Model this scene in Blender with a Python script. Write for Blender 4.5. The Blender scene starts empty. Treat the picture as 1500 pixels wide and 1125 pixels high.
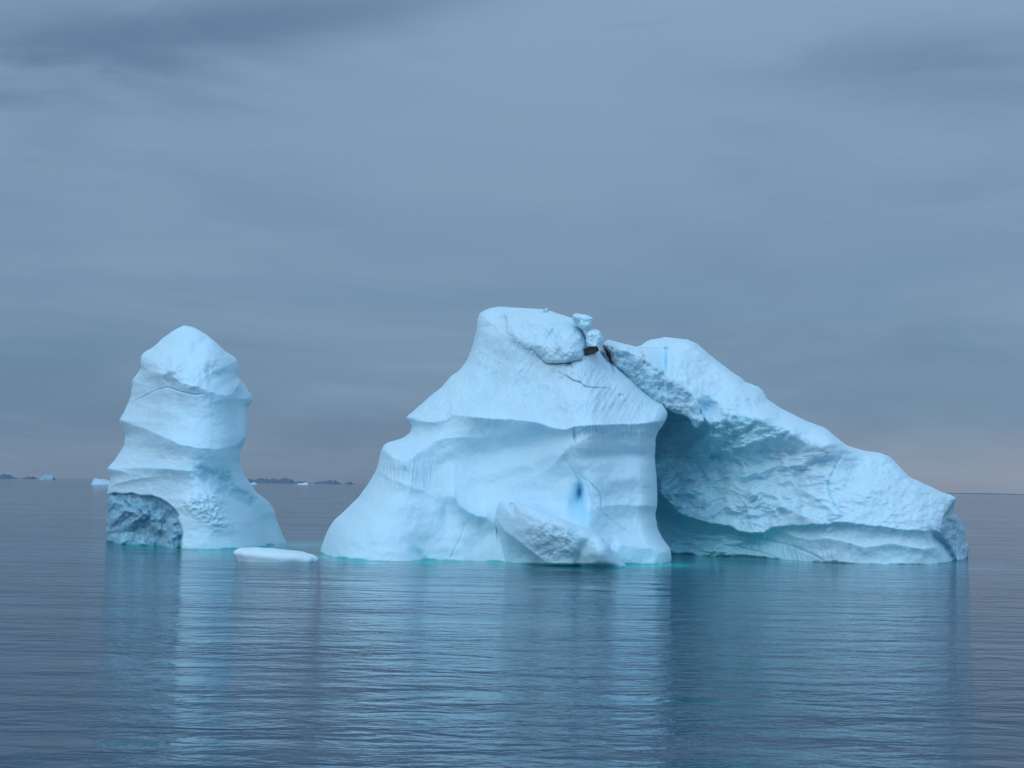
import bpy, math, random
import numpy as np
from mathutils import Matrix, Vector

random.seed(4)
scene = bpy.context.scene
COL = scene.collection

# ------------------------------------------------------------------ camera model
FPX = 2083.0
CX, CY = 750.0, 562.5
HCAM = 8.0
ROLL = math.atan(0.0165)
HOR0, HSL = 698.4, 0.0165
PITCH = math.atan((HOR0 + HSL * CX - CY) / FPX * math.cos(ROLL))
f_ = np.array([0, math.cos(PITCH), math.sin(PITCH)])
u0 = np.array([0, -math.sin(PITCH), math.cos(PITCH)])
r0 = np.array([1.0, 0, 0])
r_ = math.cos(ROLL) * r0 + math.sin(ROLL) * u0
u_ = -math.sin(ROLL) * r0 + math.cos(ROLL) * u0


def ray(px, py):
    px = np.asarray(px, float); py = np.asarray(py, float)
    d = (FPX * f_)[None, :] + (px - CX).reshape(-1, 1) * r_[None, :] - (py - CY).reshape(-1, 1) * u_[None, :]
    return d / d[:, 1:2]


def P(px, py, Y):
    """world points seen at photograph position px,py and standing at distance Y"""
    d = ray(np.ravel(px), np.ravel(py))
    Y = np.ravel(Y)
    o = d * Y[:, None]
    o[:, 2] += HCAM
    return o


def water_y(px, py):
    d = ray(np.ravel(px), np.ravel(py))
    return -HCAM / d[:, 2]


# ------------------------------------------------------------------ noise
_rng = np.random.RandomState(11)
_perm = _rng.permutation(256)
_perm = np.concatenate([_perm, _perm, _perm])
_g = _rng.normal(size=(256, 3)); _g /= np.linalg.norm(_g, axis=1)[:, None]


def perlin(x, y, z=0.0):
    x = np.asarray(x, float); y = np.asarray(y, float); z = np.asarray(z, float) + 0 * x
    xi = np.floor(x).astype(int); yi = np.floor(y).astype(int); zi = np.floor(z).astype(int)
    xf = x - xi; yf = y - yi; zf = z - zi
    s = lambda t: t * t * t * (t * (t * 6 - 15) + 10)
    u, v, w = s(xf), s(yf), s(zf)
    r = 0
    for dx in (0, 1):
        for dy in (0, 1):
            for dz in (0, 1):
                h = _perm[_perm[_perm[(xi + dx) & 255] + ((yi + dy) & 255)] + ((zi + dz) & 255)]
                g = _g[h]
                d = g[..., 0] * (xf - dx) + g[..., 1] * (yf - dy) + g[..., 2] * (zf - dz)
                r = r + d * (u if dx else 1 - u) * (v if dy else 1 - v) * (w if dz else 1 - w)
    return r * 1.5


def fbm(x, y, z=0.0, o=4, g=0.5):
    a, r, k = 1.0, 0, 1.0
    for i in range(o):
        r = r + a * perlin(x * k + 7.3 * i, y * k - 3.1 * i, np.asarray(z) * k + 1.7 * i)
        a *= g; k *= 2.03
    return r


def ridged(x, y, z=0.0, o=4, g=0.5):
    a, r, k = 1.0, 0, 1.0
    for i in range(o):
        r = r + a * (1 - 2 * np.abs(perlin(x * k + 5.3 * i, y * k + 9.1 * i, np.asarray(z) * k)))
        a *= g; k *= 2.1
    return r


_val = _rng.uniform(-1, 1, 256)


def tin(x, y, seed=0):
    """flat triangular facets of random tilt"""
    x = np.asarray(x, float) + seed * 17.31; y = np.asarray(y, float) - seed * 9.77
    k = (x + y) * 0.3660254
    u = x + k; v = y + k
    i = np.floor(u).astype(int); j = np.floor(v).astype(int)
    fu = u - i; fv = v - j
    h = lambda a, b: _val[_perm[(_perm[a & 255] + (b & 255)) & 511]]
    a = h(i, j); d = h(i + 1, j + 1)
    b = h(i + 1, j); c = h(i, j + 1)
    up = fu >= fv
    return np.where(up, a + (b - a) * (fu - fv) + (d - a) * fv, a + (c - a) * (fv - fu) + (d - a) * fu)


def facets(X, Y, size, seed=0, asp=1.0):
    wx = X + size * .35 * perlin(X / size * .7 + seed, Y / size * .7, 3.3); wy = (Y + size * .35 * perlin(X / size * .7, Y / size * .7 + seed, 7.7)) * asp
    c, q = math.cos(0.6), math.sin(0.6)
    return tin(wx / size, wy / size, seed) + .5 * tin((wx * c - wy * q) / size * 2.1, (wx * q + wy * c) / size * 2.1, seed + 3) + .22 * tin((wx * q - wy * c) / size * 4.6, (wx * c + wy * q) / size * 4.6, seed + 5)


def sstep(a, b, x):
    t = np.clip((x - a) / (b - a), 0, 1)
    return t * t * (3 - 2 * t)


# ------------------------------------------------------------------ relief tools (photograph units across, metres deep)
def segdist(X, Y, pts, extra=None):
    """distance to a polyline; also value of `extra` interpolated along it"""
    best = np.full(X.shape, 1e9); ev = np.zeros(X.shape)
    for i in range(len(pts) - 1):
        ax, ay = pts[i][:2]; bx, by = pts[i + 1][:2]
        L = (bx - ax) ** 2 + (by - ay) ** 2 + 1e-9
        t = np.clip(((X - ax) * (bx - ax) + (Y - ay) * (by - ay)) / L, 0, 1)
        d = np.hypot(X - ax - t * (bx - ax), Y - ay - t * (by - ay))
        m = d < best
        best = np.where(m, d, best)
        if extra is not None:
            ev = np.where(m, extra[i] + t * (extra[i + 1] - extra[i]), ev)
    return (best, ev) if extra is not None else best


def inpoly(X, Y, pts):
    c = np.zeros(X.shape, bool)
    n = len(pts)
    for i in range(n):
        x1, y1 = pts[i][:2]; x2, y2 = pts[(i + 1) % n][:2]
        if y1 == y2: continue
        cond = ((y1 > Y) != (y2 > Y)) & (X < (x2 - x1) * (Y - y1) / (y2 - y1) + x1)
        c ^= cond
    return c


def polymask(X, Y, pts, soft=3.0):
    """1 inside, 0 outside, soft edge"""
    d = segdist(X, Y, list(pts) + [pts[0]])
    s = np.where(inpoly(X, Y, pts), d, -d)
    return sstep(-soft, soft, s)


def ledge(X, Y, pts, amp, above, below, fade=12.0, jag=0.0, seed=0.0):
    """a wind-scooped crest: stands proud by amp at the line, falls away slowly above, sharply below"""
    xs = np.array([p[0] for p in pts], float); ys = np.array([p[1] for p in pts], float)
    a = np.array([p[2] if len(p) > 2 else 1.0 for p in pts], float)
    L = np.interp(X, xs, ys); A = np.interp(X, xs, a)
    if jag: L = L + jag * fbm(X / 9.0 + seed, X * 0 + seed * 3.1, 0.0, 3, 0.6)
    end = sstep(xs[0] - fade, xs[0], X) * (1 - sstep(xs[-1], xs[-1] + fade, X))
    d = Y - L
    k = np.where(d < 0, np.exp(-np.abs(d) / above), np.exp(-(np.abs(d) / below) ** 1.25))
    return -amp * A * end * k


def groove(X, Y, pts, depth, width):
    a = [p[2] if len(p) > 2 else 1.0 for p in pts]
    d, e = segdist(X, Y, pts, a)
    k = np.exp(-(d / (width * 1.0)) ** 2)
    return depth * e * k, e * k


def blob(X, Y, cx, cy, rx, ry, ang=0.0, p=2.0):
    c, s = math.cos(math.radians(ang)), math.sin(math.radians(ang))
    dx, dy = X - cx, Y - cy
    a = (dx * c + dy * s) / rx; b = (-dx * s + dy * c) / ry
    return np.exp(-((a * a + b * b) ** (p / 2)))


def rbf(ctrl, scale=100.0, reg=0.02):
    c = np.array(ctrl, float)
    xy = c[:, :2] / scale; v = c[:, 2]
    n = len(c)
    D = np.sqrt(((xy[:, None] - xy[None]) ** 2).sum(-1) + 0.04)
    A = np.zeros((n + 3, n + 3)); A[:n, :n] = D - np.eye(n) * reg
    A[:n, n] = 1; A[:n, n + 1:] = xy; A[n, :n] = 1; A[n + 1:, :n] = xy.T
    w = np.linalg.solve(A, np.concatenate([v, np.zeros(3)]))

    def f(X, Y):
        x = X / scale; y = Y / scale
        r = w[n] + w[n + 1] * x + w[n + 2] * y
        for i in range(n):
            r = r + w[i] * np.sqrt((x - xy[i, 0]) ** 2 + (y - xy[i, 1]) ** 2 + 0.04)
        return r
    return f


# ------------------------------------------------------------------ object helpers
def set_props(o, label=None, cat=None, group=None, kind=None):
    if label: o['label'] = label
    if cat: o['category'] = cat
    if group: o['group'] = group
    if kind: o['kind'] = kind
    return o


def thing(name, loc, label, cat, group=None):
    o = bpy.data.objects.new(name, None); COL.objects.link(o)
    o.location = loc; o.empty_display_size = 2
    return set_props(o, label, cat, group)


def mesh_obj(name, verts, faces, mat, parent=None, tint=None, smooth=True):
    me = bpy.data.meshes.new(name)
    v = np.asarray(verts, float)
    if parent is not None: v = v - np.array(parent.location)[None, :]
    fa = np.asarray(faces, np.int64)
    me.vertices.add(len(v)); me.vertices.foreach_set('co', v.ravel())
    k = fa.shape[1]
    me.loops.add(fa.size); me.loops.foreach_set('vertex_index', fa.ravel().astype(np.int32))
    me.polygons.add(len(fa))
    me.polygons.foreach_set('loop_start', (np.arange(len(fa)) * k).astype(np.int32))
    me.polygons.foreach_set('loop_total', np.full(len(fa), k, np.int32))
    me.polygons.foreach_set('use_smooth', np.full(len(fa), smooth))
    me.update(calc_edges=True)
    if tint is None: tint = np.zeros((len(v), 4))
    if True:
        at = me.color_attributes.new('tint', 'FLOAT_COLOR', 'POINT')
        t = np.ones((len(v), 4), np.float32); t[:, :tint.shape[1]] = tint
        at.data.foreach_set('color', t.ravel())
    me.validate()
    me.materials.append(mat)
    o = bpy.data.objects.new(name, me); COL.objects.link(o)
    if parent is not None: o.parent = parent
    return o


def chain(pts, ys, sm=1.5):
    """x of an outline at each row"""
    p = sorted(pts, key=lambda q: q[1])
    y = np.array([q[1] for q in p], float); x = np.array([q[0] for q in p], float)
    for i in range(1, len(y)):
        if y[i] <= y[i - 1]: y[i] = y[i - 1] + 0.01
    acc = 0
    ws = [(-2, .1), (-1, .22), (0, .36), (1, .22), (2, .1)]
    for k, w in ws:
        yy = np.clip(ys + k * sm * 0.6, y[0], y[-1])
        acc = acc + w * np.interp(yy, y, x)
    t = np.clip((ys - y[0]) / 6.0, 0, 1)
    return acc * t + np.interp(ys, y, x) * (1 - t)


def ice_body(name, left, right, ybot, base, F, mat, parent, Tf=6, wf=50, Tb=15, wb=70,
             step=0.75, nx=None, nb=60, tint=None, rough=0.5, jit=0.5, jf=8.0, seed=0.0, floor=True, wl=None, wr=None):
    ytop = min(min(p[1] for p in left), min(p[1] for p in right))
    nr = int((ybot - ytop) / step) + 2
    t = np.linspace(0, 1, nr)
    ys = ytop + (ybot - ytop) * (t ** 1.0)
    xl = chain(left, ys); xr = chain(right, ys)
    env = np.clip((ys - ytop) / 8.0, 0, 1)
    xl = xl + env * jit * fbm(ys / jf + seed, ys * 0 + 2.2 + seed, 0.0, 4, 0.6)
    xr = xr + env * jit * fbm(ys / jf + seed + 50, ys * 0 + 8.2 + seed, 0.0, 4, 0.6)
    bad = xr < xl + 0.4
    xr = np.where(bad, xl + 0.4, xr)
    W = float(np.max(xr - xl))
    if nx is None: nx = int(W / step)
    s = np.linspace(0, 1, nx + 1)
    s = 0.5 * s + 0.5 * (0.5 - 0.5 * np.cos(np.pi * s))       # finer towards the edges
    sb = np.linspace(1, 0, nb + 1)[1:-1]; sb = 0.5 - 0.5 * np.cos(np.pi * sb)
    # distances to the silhouette
    sub = slice(0, nr, 4)
    lc = list(zip(xl[sub], ys[sub])); rc = list(zip(xr[sub], ys[sub]))
    lc.append((xl[-1], ys[-1] + 60)); rc.append((xr[-1], ys[-1] + 60))
    top = [(xl[0], ys[0]), (xr[0], ys[0])]

    def dist(X, Y):
        dl = np.minimum(segdist(X, Y, lc), segdist(X, Y, top)); dr = segdist(X, Y, rc)
        return dl, dr

    def rnd(q): return np.sqrt(np.clip(1 - (1 - np.clip(q, 0, 1)) ** 2, 0, 1))
    Yf = np.repeat(ys[:, None], nx + 1, 1)
    Xf = xl[:, None] + (xr - xl)[:, None] * s[None, :]
    dl, dr = dist(Xf, Yf)
    dl[:, 0] = 0; dr[:, -1] = 0
    ww_l = wl or wf; ww_r = wr or wf
    rf = rnd(dl / ww_l) * rnd(dr / ww_r)
    B = base(Xf)
    rough_, det = F(Xf, Yf)
    Df = B + rough_ + det + Tf * (1 - rf)
    Yb = np.repeat(ys[:, None], len(sb), 1)
    Xb = xl[:, None] + (xr - xl)[:, None] * sb[None, :]
    dl2, dr2 = dist(Xb, Yb)
    r2, det2 = F(Xb, Yb)
    rb = rnd(dl2 / wb) * rnd(dr2 / wb)
    edge = np.exp(-np.minimum(dl2, dr2) / 8.0)
    Db = base(Xb) + r2 + det2 * edge + Tf + Tb * rb
    X = np.concatenate([Xf, Xb], 1); Y = np.concatenate([Yf, Yb], 1); D = np.concatenate([Df, Db], 1)
    n = X.shape[1]
    pts = P(X, Y, D)
    # small three-dimensional unevenness
    if rough:
        q = pts * 0.9 + seed
        pts[:, 1] += rough * 0.25 * fbm(q[:, 0], q[:, 2], q[:, 1] * 0.5, 3)
    idx = np.arange(nr * n).reshape(nr, n)
    a = idx[:-1, :]; b = idx[1:, :]
    a2 = np.roll(a, -1, 1); b2 = np.roll(b, -1, 1)
    faces = np.stack([a.ravel(), b.ravel(), b2.ravel(), a2.ravel()], 1)
    tt = None
    T = np.zeros((nr, n, 4))
    if tint is not None:
        T[:, :nx + 1] = tint(Xf, Yf)
        tb = tint(Xb, Yb); T[:, nx + 1:] = tb * edge[..., None]
    return mesh_obj(name, pts, faces, mat, parent, T.reshape(-1, 4))


# ------------------------------------------------------------------ materials
def srgb(r, g, b):
    f = lambda c: (c / 255 / 12.92) if c / 255 <= 0.04045 else ((c / 255 + 0.055) / 1.055) ** 2.4
    return (f(r), f(g), f(b), 1)


class NT:
    def __init__(s, nt): s.nt = nt
    def n(s, typ, **kw):
        o = s.nt.nodes.new(typ)
        for k, v in kw.items():
            if k.startswith('i_'):
                o.inputs[k[2:].replace('_', ' ')].default_value = v
            else: setattr(o, k, v)
        return o
    def l(s, a, b): s.nt.links.new(a, b)
    def math(s, op, a, b=None, c=None, clamp=False):
        o = s.nt.nodes.new('ShaderNodeMath'); o.operation = op; o.use_clamp = clamp
        for i, v in enumerate((a, b, c)):
            if v is None: continue
            if isinstance(v, (int, float)): o.inputs[i].default_value = v
            else: s.l(v, o.inputs[i])
        return o.outputs[0]
    def mix(s, f, a, b, blend='MIX'):
        o = s.nt.nodes.new('ShaderNodeMix'); o.data_type = 'RGBA'; o.blend_type = blend
        for i, v in ((0, f), (6, a), (7, b)):
            if isinstance(v, (int, float, tuple)): o.inputs[i].default_value = v
            else: s.l(v, o.inputs[i])
        return o.outputs[2]
    def noise(s, vec, scale, detail=3, rough=0.5, dist=0.0):
        o = s.nt.nodes.new('ShaderNodeTexNoise')
        o.inputs['Scale'].default_value = scale; o.inputs['Detail'].default_value = detail
        o.inputs['Roughness'].default_value = rough; o.inputs['Distortion'].default_value = dist
        s.l(vec, o.inputs['Vector'])
        return o.outputs['Fac']
    def mapping(s, vec, scale=(1, 1, 1), rot=(0, 0, 0), loc=(0, 0, 0)):
        o = s.nt.nodes.new('ShaderNodeMapping')
        o.inputs['Scale'].default_value = scale; o.inputs['Rotation'].default_value = rot; o.inputs['Location'].default_value = loc
        s.l(vec, o.inputs['Vector']); return o.outputs[0]
    def rng(s, v, a, b, c=0.0, d=1.0):
        o = s.nt.nodes.new('ShaderNodeMapRange')
        s.l(v, o.inputs[0])
        for i, q in enumerate((a, b, c, d)): o.inputs[i + 1].default_value = q
        return o.outputs[0]


def new_mat(name):
    m = bpy.data.materials.new(name); m.use_nodes = True
    m.node_tree.nodes.clear()
    return m, NT(m.node_tree)


def ice_material(name='glacier_ice', snow=(0.585, 0.80, 0.88, 1), sss=0.45, bump=0.35, wind=0.0, wetamt=0.85, wetcol=(0.03, 0.46, 0.47, 1), zr=None):
    m, N = new_mat(name)
    out = N.n('ShaderNodeOutputMaterial'); b = N.n('ShaderNodeBsdfPrincipled')
    at = N.n('ShaderNodeAttribute', attribute_name='tint')
    sep = N.n('ShaderNodeSeparateColor'); N.l(at.outputs['Color'], sep.inputs[0])
    tc = N.n('ShaderNodeTexCoord'); ob = tc.outputs['Object']
    n1 = N.noise(ob, 0.22, 5, 0.6)
    n2 = N.noise(ob, 2.2, 5, 0.65)
    n3 = N.noise(ob, 9.0, 3, 0.6)
    c = N.mix(N.rng(n1, 0.35, 0.7, 0, 0.35), snow, (snow[0] * 0.80, snow[1] * 0.91, snow[2] * 0.97, 1))
    c = N.mix(N.rng(n2, 0.4, 0.75, 0, 0.2), c, (0.65, 0.83, 0.90, 1))
    c = N.mix(at.outputs['Alpha'], c, (0.32, 0.68, 0.76, 1))
    c = N.mix(sep.outputs[0], c, (0.26, 0.66, 0.84, 1))
    crumb = N.mix(N.rng(n2, 0.38, 0.62), (0.22, 0.43, 0.54, 1), (0.42, 0.62, 0.73, 1))
    c = N.mix(sep.outputs[2], c, crumb)
    deep = N.math('MULTIPLY', N.math('MULTIPLY', sep.outputs[2], at.outputs['Alpha']), 0.75)
    c = N.mix(deep, c, N.mix(N.rng(n2, 0.42, 0.6), (0.08, 0.27, 0.38, 1), (0.24, 0.46, 0.58, 1)))
    dirt = N.mix(N.rng(n3, 0.35, 0.65), (0.03, 0.028, 0.026, 1), (0.19, 0.15, 0.11, 1))
    c = N.mix(sep.outputs[1], c, dirt)
    N.l(c, b.inputs['Base Color'])
    gz = N.n('ShaderNodeNewGeometry'); sz = N.n('ShaderNodeSeparateXYZ'); N.l(gz.outputs['Position'], sz.inputs[0])
    wn = N.noise(N.mapping(gz.outputs['Position'], (0.16, 0.16, 0.3), (0, 0, 0)), 1.0, 4, .6)
    zz = N.math('SUBTRACT', sz.outputs[2], N.rng(wn, .40, .68, -0.12, 0.38))
    wet = N.rng(zz, -0.10, 0.12, wetamt, 0.0)
    c = N.mix(wet, c, wetcol)
    N.l(c, b.inputs['Base Color'])
    b.inputs['Roughness'].default_value = 0.55
    b.inputs['Specular IOR Level'].default_value = 0.3
    b.inputs['IOR'].default_value = 1.31
    if sss:
        b.inputs['Subsurface Weight'].default_value = sss
        b.inputs['Subsurface Radius'].default_value = (0.3, 0.8, 1.2)
        b.inputs['Subsurface Scale'].default_value = 0.8
    # fine surface relief: pitted melt surface, wind grooves, broken ice where crumbly
    h = N.math('MULTIPLY', n3, 0.25)
    h = N.math('ADD', h, N.math('MULTIPLY', n2, 0.6))
    wv = N.noise(N.mapping(ob, (3.2, 0.6, 0.45), (0, math.radians(-35), 0)), 1.6, 3, 0.6)
    h = N.math('ADD', h, N.math('MULTIPLY', wv, wind))
    fr = N.noise(ob, 1.1, 6, 0.7, 1.0)
    h = N.math('ADD', h, N.math('MULTIPLY', N.math('MULTIPLY', fr, sep.outputs[2]), 0.6))
    if zr: h = N.math('MULTIPLY', h, N.rng(sz.outputs[2], zr[0], zr[1], 0.18, 1.0))
    bp = N.n('ShaderNodeBump'); bp.inputs['Strength'].default_value = bump; bp.inputs['Distance'].default_value = 0.35
    N.l(h, bp.inputs['Height']); N.l(bp.outputs[0], b.inputs['Normal'])
    N.l(b.outputs[0], out.inputs[0])
    return m


ICE = ice_material('glacier_ice', bump=0.30, zr=(12, 20))
ICE_SLOPE = ice_material('weathered_ice', bump=0.28, wetamt=.9, wetcol=(0.01, 0.10, 0.15, 1), zr=(2, 5))
ICE_FLOE = ice_material('floe_ice', snow=(0.66, 0.82, 0.88, 1), sss=0.0, bump=0.06, wetamt=0.0)
ICE_WIND = ice_material('wind_grooved_ice', bump=0.38, wind=0.9, zr=(13, 16))
ICE_CRUMB = ice_material('broken_ice', bump=0.22)


def haze_material(name, col, rough=1.0):  # aerial haze of the distance is put into the base colour
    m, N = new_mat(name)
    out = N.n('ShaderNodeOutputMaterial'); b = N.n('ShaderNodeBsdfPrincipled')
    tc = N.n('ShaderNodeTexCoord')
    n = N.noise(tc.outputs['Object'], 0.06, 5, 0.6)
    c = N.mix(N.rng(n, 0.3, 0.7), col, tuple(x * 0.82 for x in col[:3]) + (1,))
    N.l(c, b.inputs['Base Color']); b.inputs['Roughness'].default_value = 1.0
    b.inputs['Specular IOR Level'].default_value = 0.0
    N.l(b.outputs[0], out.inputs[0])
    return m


def baseline(pts, sig=22.0):
    xs = np.array([p[0] for p in pts], float); ys = np.array([p[1] for p in pts], float)
    W = water_y(xs, ys)
    gx = np.linspace(xs[0] - 80, xs[-1] + 80, 600)
    gw = np.interp(gx, xs, W)
    k = np.exp(-(np.arange(-40, 41) * (gx[1] - gx[0]) / sig) ** 2); k /= k.sum()
    gw = np.convolve(np.pad(gw, 40, mode='edge'), k, 'valid')
    def f(X):
        return np.interp(X, gx, gw)
    return f


# =================================================================== LEFT ICEBERG (tower)
tower_base = baseline([(150, 798), (200, 800), (265, 803.8), (308, 805.3), (357, 804.3), (400, 800), (422, 797.5)], 30.0)
tower_left = [(268, 477), (254.5, 483.8), (236.7, 496.2), (224.3, 508.7), (212, 515), (206.5, 521), (205.5, 530), (207, 538), (203, 545), (194, 556.7), (192, 578),
              (188, 590), (183.4, 599.4), (174.5, 615.4), (177, 622), (180, 630), (183.4, 638.5), (180.9, 654.5), (169, 672.3), (157.4, 685.9),
              (159, 692), (161.3, 699), (160, 710), (157.5, 716.8), (156.7, 734.6), (155.6, 770), (155.6, 815)]
tower_right = [(272, 476.8), (283, 478.5), (300.8, 489), (315, 499.8), (329.2, 514), (341, 521), (347.7, 526.5), (349.9, 539), (347.7, 551.4), (354, 558), (361.2, 567.4),
               (369, 580), (370, 586), (363, 595.9), (362, 605), (363, 617.2), (361.2, 642), (352.3, 660), (352.3, 677.7), (357.7, 695.5), (375.5, 720.4), (393.3, 734.6),
               (402, 747), (405.7, 763), (414.6, 784.4), (421.7, 797), (425, 815)]
tower_rbf = rbf([(272, 478, 10), (225, 510, 8), (320, 510, 9), (280, 520, 7), (240, 540, 5.5), (300, 560, 6.3), (330, 560, 7.2), (350, 560, 9),
                 (200, 590, 6), (250, 600, 4.4), (300, 610, 5.0), (330, 610, 6.0), (360, 610, 7.5), (180, 640, 5), (240, 640, 3.5), (300, 650, 3.8), (330, 650, 4.5), (350, 660, 5),
                 (165, 690, 3), (220, 690, 2.6), (275, 690, 2.5), (320, 690, 3.4), (350, 700, 5),
                 (160, 740, 1.5), (220, 740, 1.0), (275, 740, .6), (320, 740, 1.8), (350, 740, 3.6), (395, 750, 4.5),
                 (160, 800, 0), (220, 800, 0), (265, 803, -.6), (308, 806, 0), (350, 804, 0.3), (400, 799, 0), (420, 797, 0), (160, 820, 0), (300, 820, -.5), (420, 820, -.5)])
PATCH = [(140, 724), (160, 724), (168, 722), (180, 724), (194, 722), (205, 726), (222, 726), (236, 731), (247, 738), (257, 747), (262, 755), (260, 760), (265, 770), (268, 782), (266, 792), (265, 820), (140, 820)]
SCAR = [(283, 692), (291, 676), (300, 684), (312, 690), (322, 684), (338, 690), (342, 706), (352, 716), (378, 730), (368, 742), (340, 728), (318, 722), (300, 706)]
RUBBLE = [(268, 732), (285, 722), (318, 722), (326, 738), (324, 752), (338, 764), (334, 774), (312, 776), (300, 760), (280, 752), (266, 742)]


def tower_F(X, Y):
    r = tower_rbf(X, Y)
    d = 0
    d = d + ledge(X, Y, [(196, 524, .3), (206, 535, .8), (222, 543), (240, 548), (252, 541, .8), (262, 533, .5), (275, 522, .3)], 2.0, 30, 15, jag=1)
    d = d + ledge(X, Y, [(255, 553, .5), (268, 562), (290, 566), (310, 574), (330, 580), (342, 575), (352, 556, .8), (358, 540, .4)], 2.1, 34, 20, jag=1.5, seed=3)
    d = d + ledge(X, Y, [(166, 610, .7), (174, 614), (190, 620), (215, 629), (240, 640), (265, 651), (290, 656), (318, 658), (345, 652), (362, 638)], 2.0, 34, 22, jag=.6, seed=5)
    d = d + ledge(X, Y, [(150, 686), (160, 686), (215, 685), (250, 687), (275, 689, .8), (300, 692, .2), (310, 693, 0)], 1.5, 26, 13, jag=.5, seed=8)
    d = d + ledge(X, Y, [(150, 718, .5), (165, 710, .8), (190, 703, .8), (225, 698, .4), (260, 696, 0)], 0.8, 12, 5, seed=9)
    # right flank gullies running down and out
    g, _ = groove(X, Y, [(318, 700, .4), (345, 722), (372, 745), (392, 775), (400, 800, .5)], 1.3, 12); d = d + g
    g, _ = groove(X, Y, [(300, 712, .3), (330, 740, .6), (362, 775, .5), (385, 802, .2)], 0.6, 9); d = d + g
    g, _ = groove(X, Y, [(345, 575), (348, 610, .8), (352, 640, .3)], 0.9, 7); d = d + g
    g, _ = groove(X, Y, [(300, 499), (282, 512), (262, 512, .6), (240, 506, .3)], 0.7, 7); d = d + g
    d = d - 1.3 * blob(X, Y, 312, 528, 22, 16, 20) - .8 * blob(X, Y, 240, 520, 20, 14, 0)
    d = d + 0.9 * blob(X, Y, 275, 535, 14, 16, 20)
    # broken cap texture
    cap = sstep(582, 545, Y)
    d = d + cap * (0.18 * ridged(X / 26, Y / 20, 1.0, 4, .5) + .45 * facets(X, Y, 30, 4, 1.3)) * (0.35 + 0.65 * sstep(505, 540, Y))
    pm = polymask(X, Y, PATCH, 1.5)
    fac = np.floor(3 * fbm(X / 24 + Y / 60, Y / 20, 5.0, 2)) / 3
    d = d + pm * (0.9 + 1.7 * facets(X, Y, 32, 1) + 0.15 * fac + 1.9 * sstep(728, 812, Y))
    sm = polymask(X, Y, SCAR, 7)
    d = d + sm * (0.45 + 0.45 * facets(X, Y, 18, 2))
    rm = polymask(X, Y, RUBBLE, 10)
    d = d - rm * (0.1 + 0.42 * np.maximum(0, ridged(X / 13, Y / 12, 4.0, 4, .6)))
    for c, w in (([(192, 590, .5), (212, 580), (228, 572), (245, 567), (265, 574), (285, 578), (300, 577, .4)], 1.0), ([(223, 712, .6), (223, 728)], .9)):
        g, _ = groove(X, Y, c, 0.25, w); d = d + g
    r2 = 0.16 * fbm(X / 40, Y / 22, 1.1, 3)
    return r, d + r2


def tower_tint(X, Y):
    T = np.zeros(X.shape + (4,))
    pm = polymask(X, Y, PATCH, 1.5)
    sm = polymask(X, Y, SCAR, 3)
    T[..., 0] = 0.15 * blob(X, Y, 375, 745, 30, 14, 40) + 0.16 * blob(X, Y, 222, 645, 45, 7, 20) + .12 * blob(X, Y, 215, 693, 60, 6)
    T[..., 0] += 0.4 * groove(X, Y, [(192, 590, .5), (212, 580), (245, 567), (285, 578), (300, 577, .4)], 1, 1.2)[1]
    T[..., 0] += pm * 0.35 * sstep(.0, .6, fbm(X / 14, Y / 9, 7.0, 3)) + pm * .3 * sstep(745, 722, Y) + sm * .15
    T[..., 2] = pm * (0.8 + .2 * sstep(-.2, .4, fbm(X / 18, Y / 15, 4.0, 3))) + sm * 0.2
    T[..., 3] = pm * .75 * sstep(-.6, .1, fbm(X / 20, Y / 16, 14.0, 3)) + .3 * sm
    return T


b1 = P(290, 806, float(tower_base(np.array([290.0]))[0]))[0]
tower = thing('iceberg', (b1[0], b1[1] + 8, 0), 'tall ridged pillar of pale blue ice with a rounded cap, standing alone on the left', 'iceberg')
ice_body('ice_tower', tower_left, tower_right, 815, tower_base, tower_F, ICE, tower, Tf=7.0, wf=75, Tb=11, wb=75, step=0.72,
         tint=tower_tint, seed=1.0, rough=.3, wr=80)

# =================================================================== MAIN ICEBERG: peak
peak_base = baseline([(455, 812.5), (470, 814.5), (487, 818), (543, 821), (599, 822), (637, 820.5), (720, 822), (860, 829), (905, 826), (983, 826)])
peak_left = [(730, 449.3), (712, 452.7), (703, 458.3), (699, 468.5), (697.4, 484.4), (694, 500.3), (689.5, 514), (682.7, 529.8), (671.3, 543.4), (660, 551.3),
             (647.8, 566.2), (629, 581), (610.4, 598), (597, 609), (594.8, 612), (600, 618), (603.5, 625), (601, 633.4), (588, 642.7), (571.3, 646.4), (562, 652), (559, 658),
             (555.5, 670.7), (551.5, 687.5), (541, 706), (526.5, 726.6), (506, 747), (489.2, 762), (479.9, 777), (472.4, 795.7), (468.5, 810), (466, 835)]
peak_right = [(737, 449.2), (773.4, 450.9), (800.6, 452.7), (814.2, 458.3), (836.9, 465), (852.7, 475.4), (860.7, 483.3), (868, 497), (873, 504.8), (882, 514), (893, 524), (904.9, 529.8),
              (920.8, 548), (941.2, 568.3), (963.9, 584.2), (974, 589.9), (978.6, 604.6), (976.3, 614), (969.5, 625), (963, 634), (960.4, 643.2), (959.2, 672), (961.6, 696), (963.2, 735),
              (962, 743), (959.7, 753.6), (962.8, 772.8), (971.2, 789.6), (982, 804), (983.5, 812), (982.7, 835)]
M1L = [(655, 614, .4), (662, 606, .9), (690, 610), (720, 613), (750, 614), (785, 618), (812, 627), (830, 629), (842, 624), (870, 622), (905, 621), (935, 620), (965, 617), (985, 612)]
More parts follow.
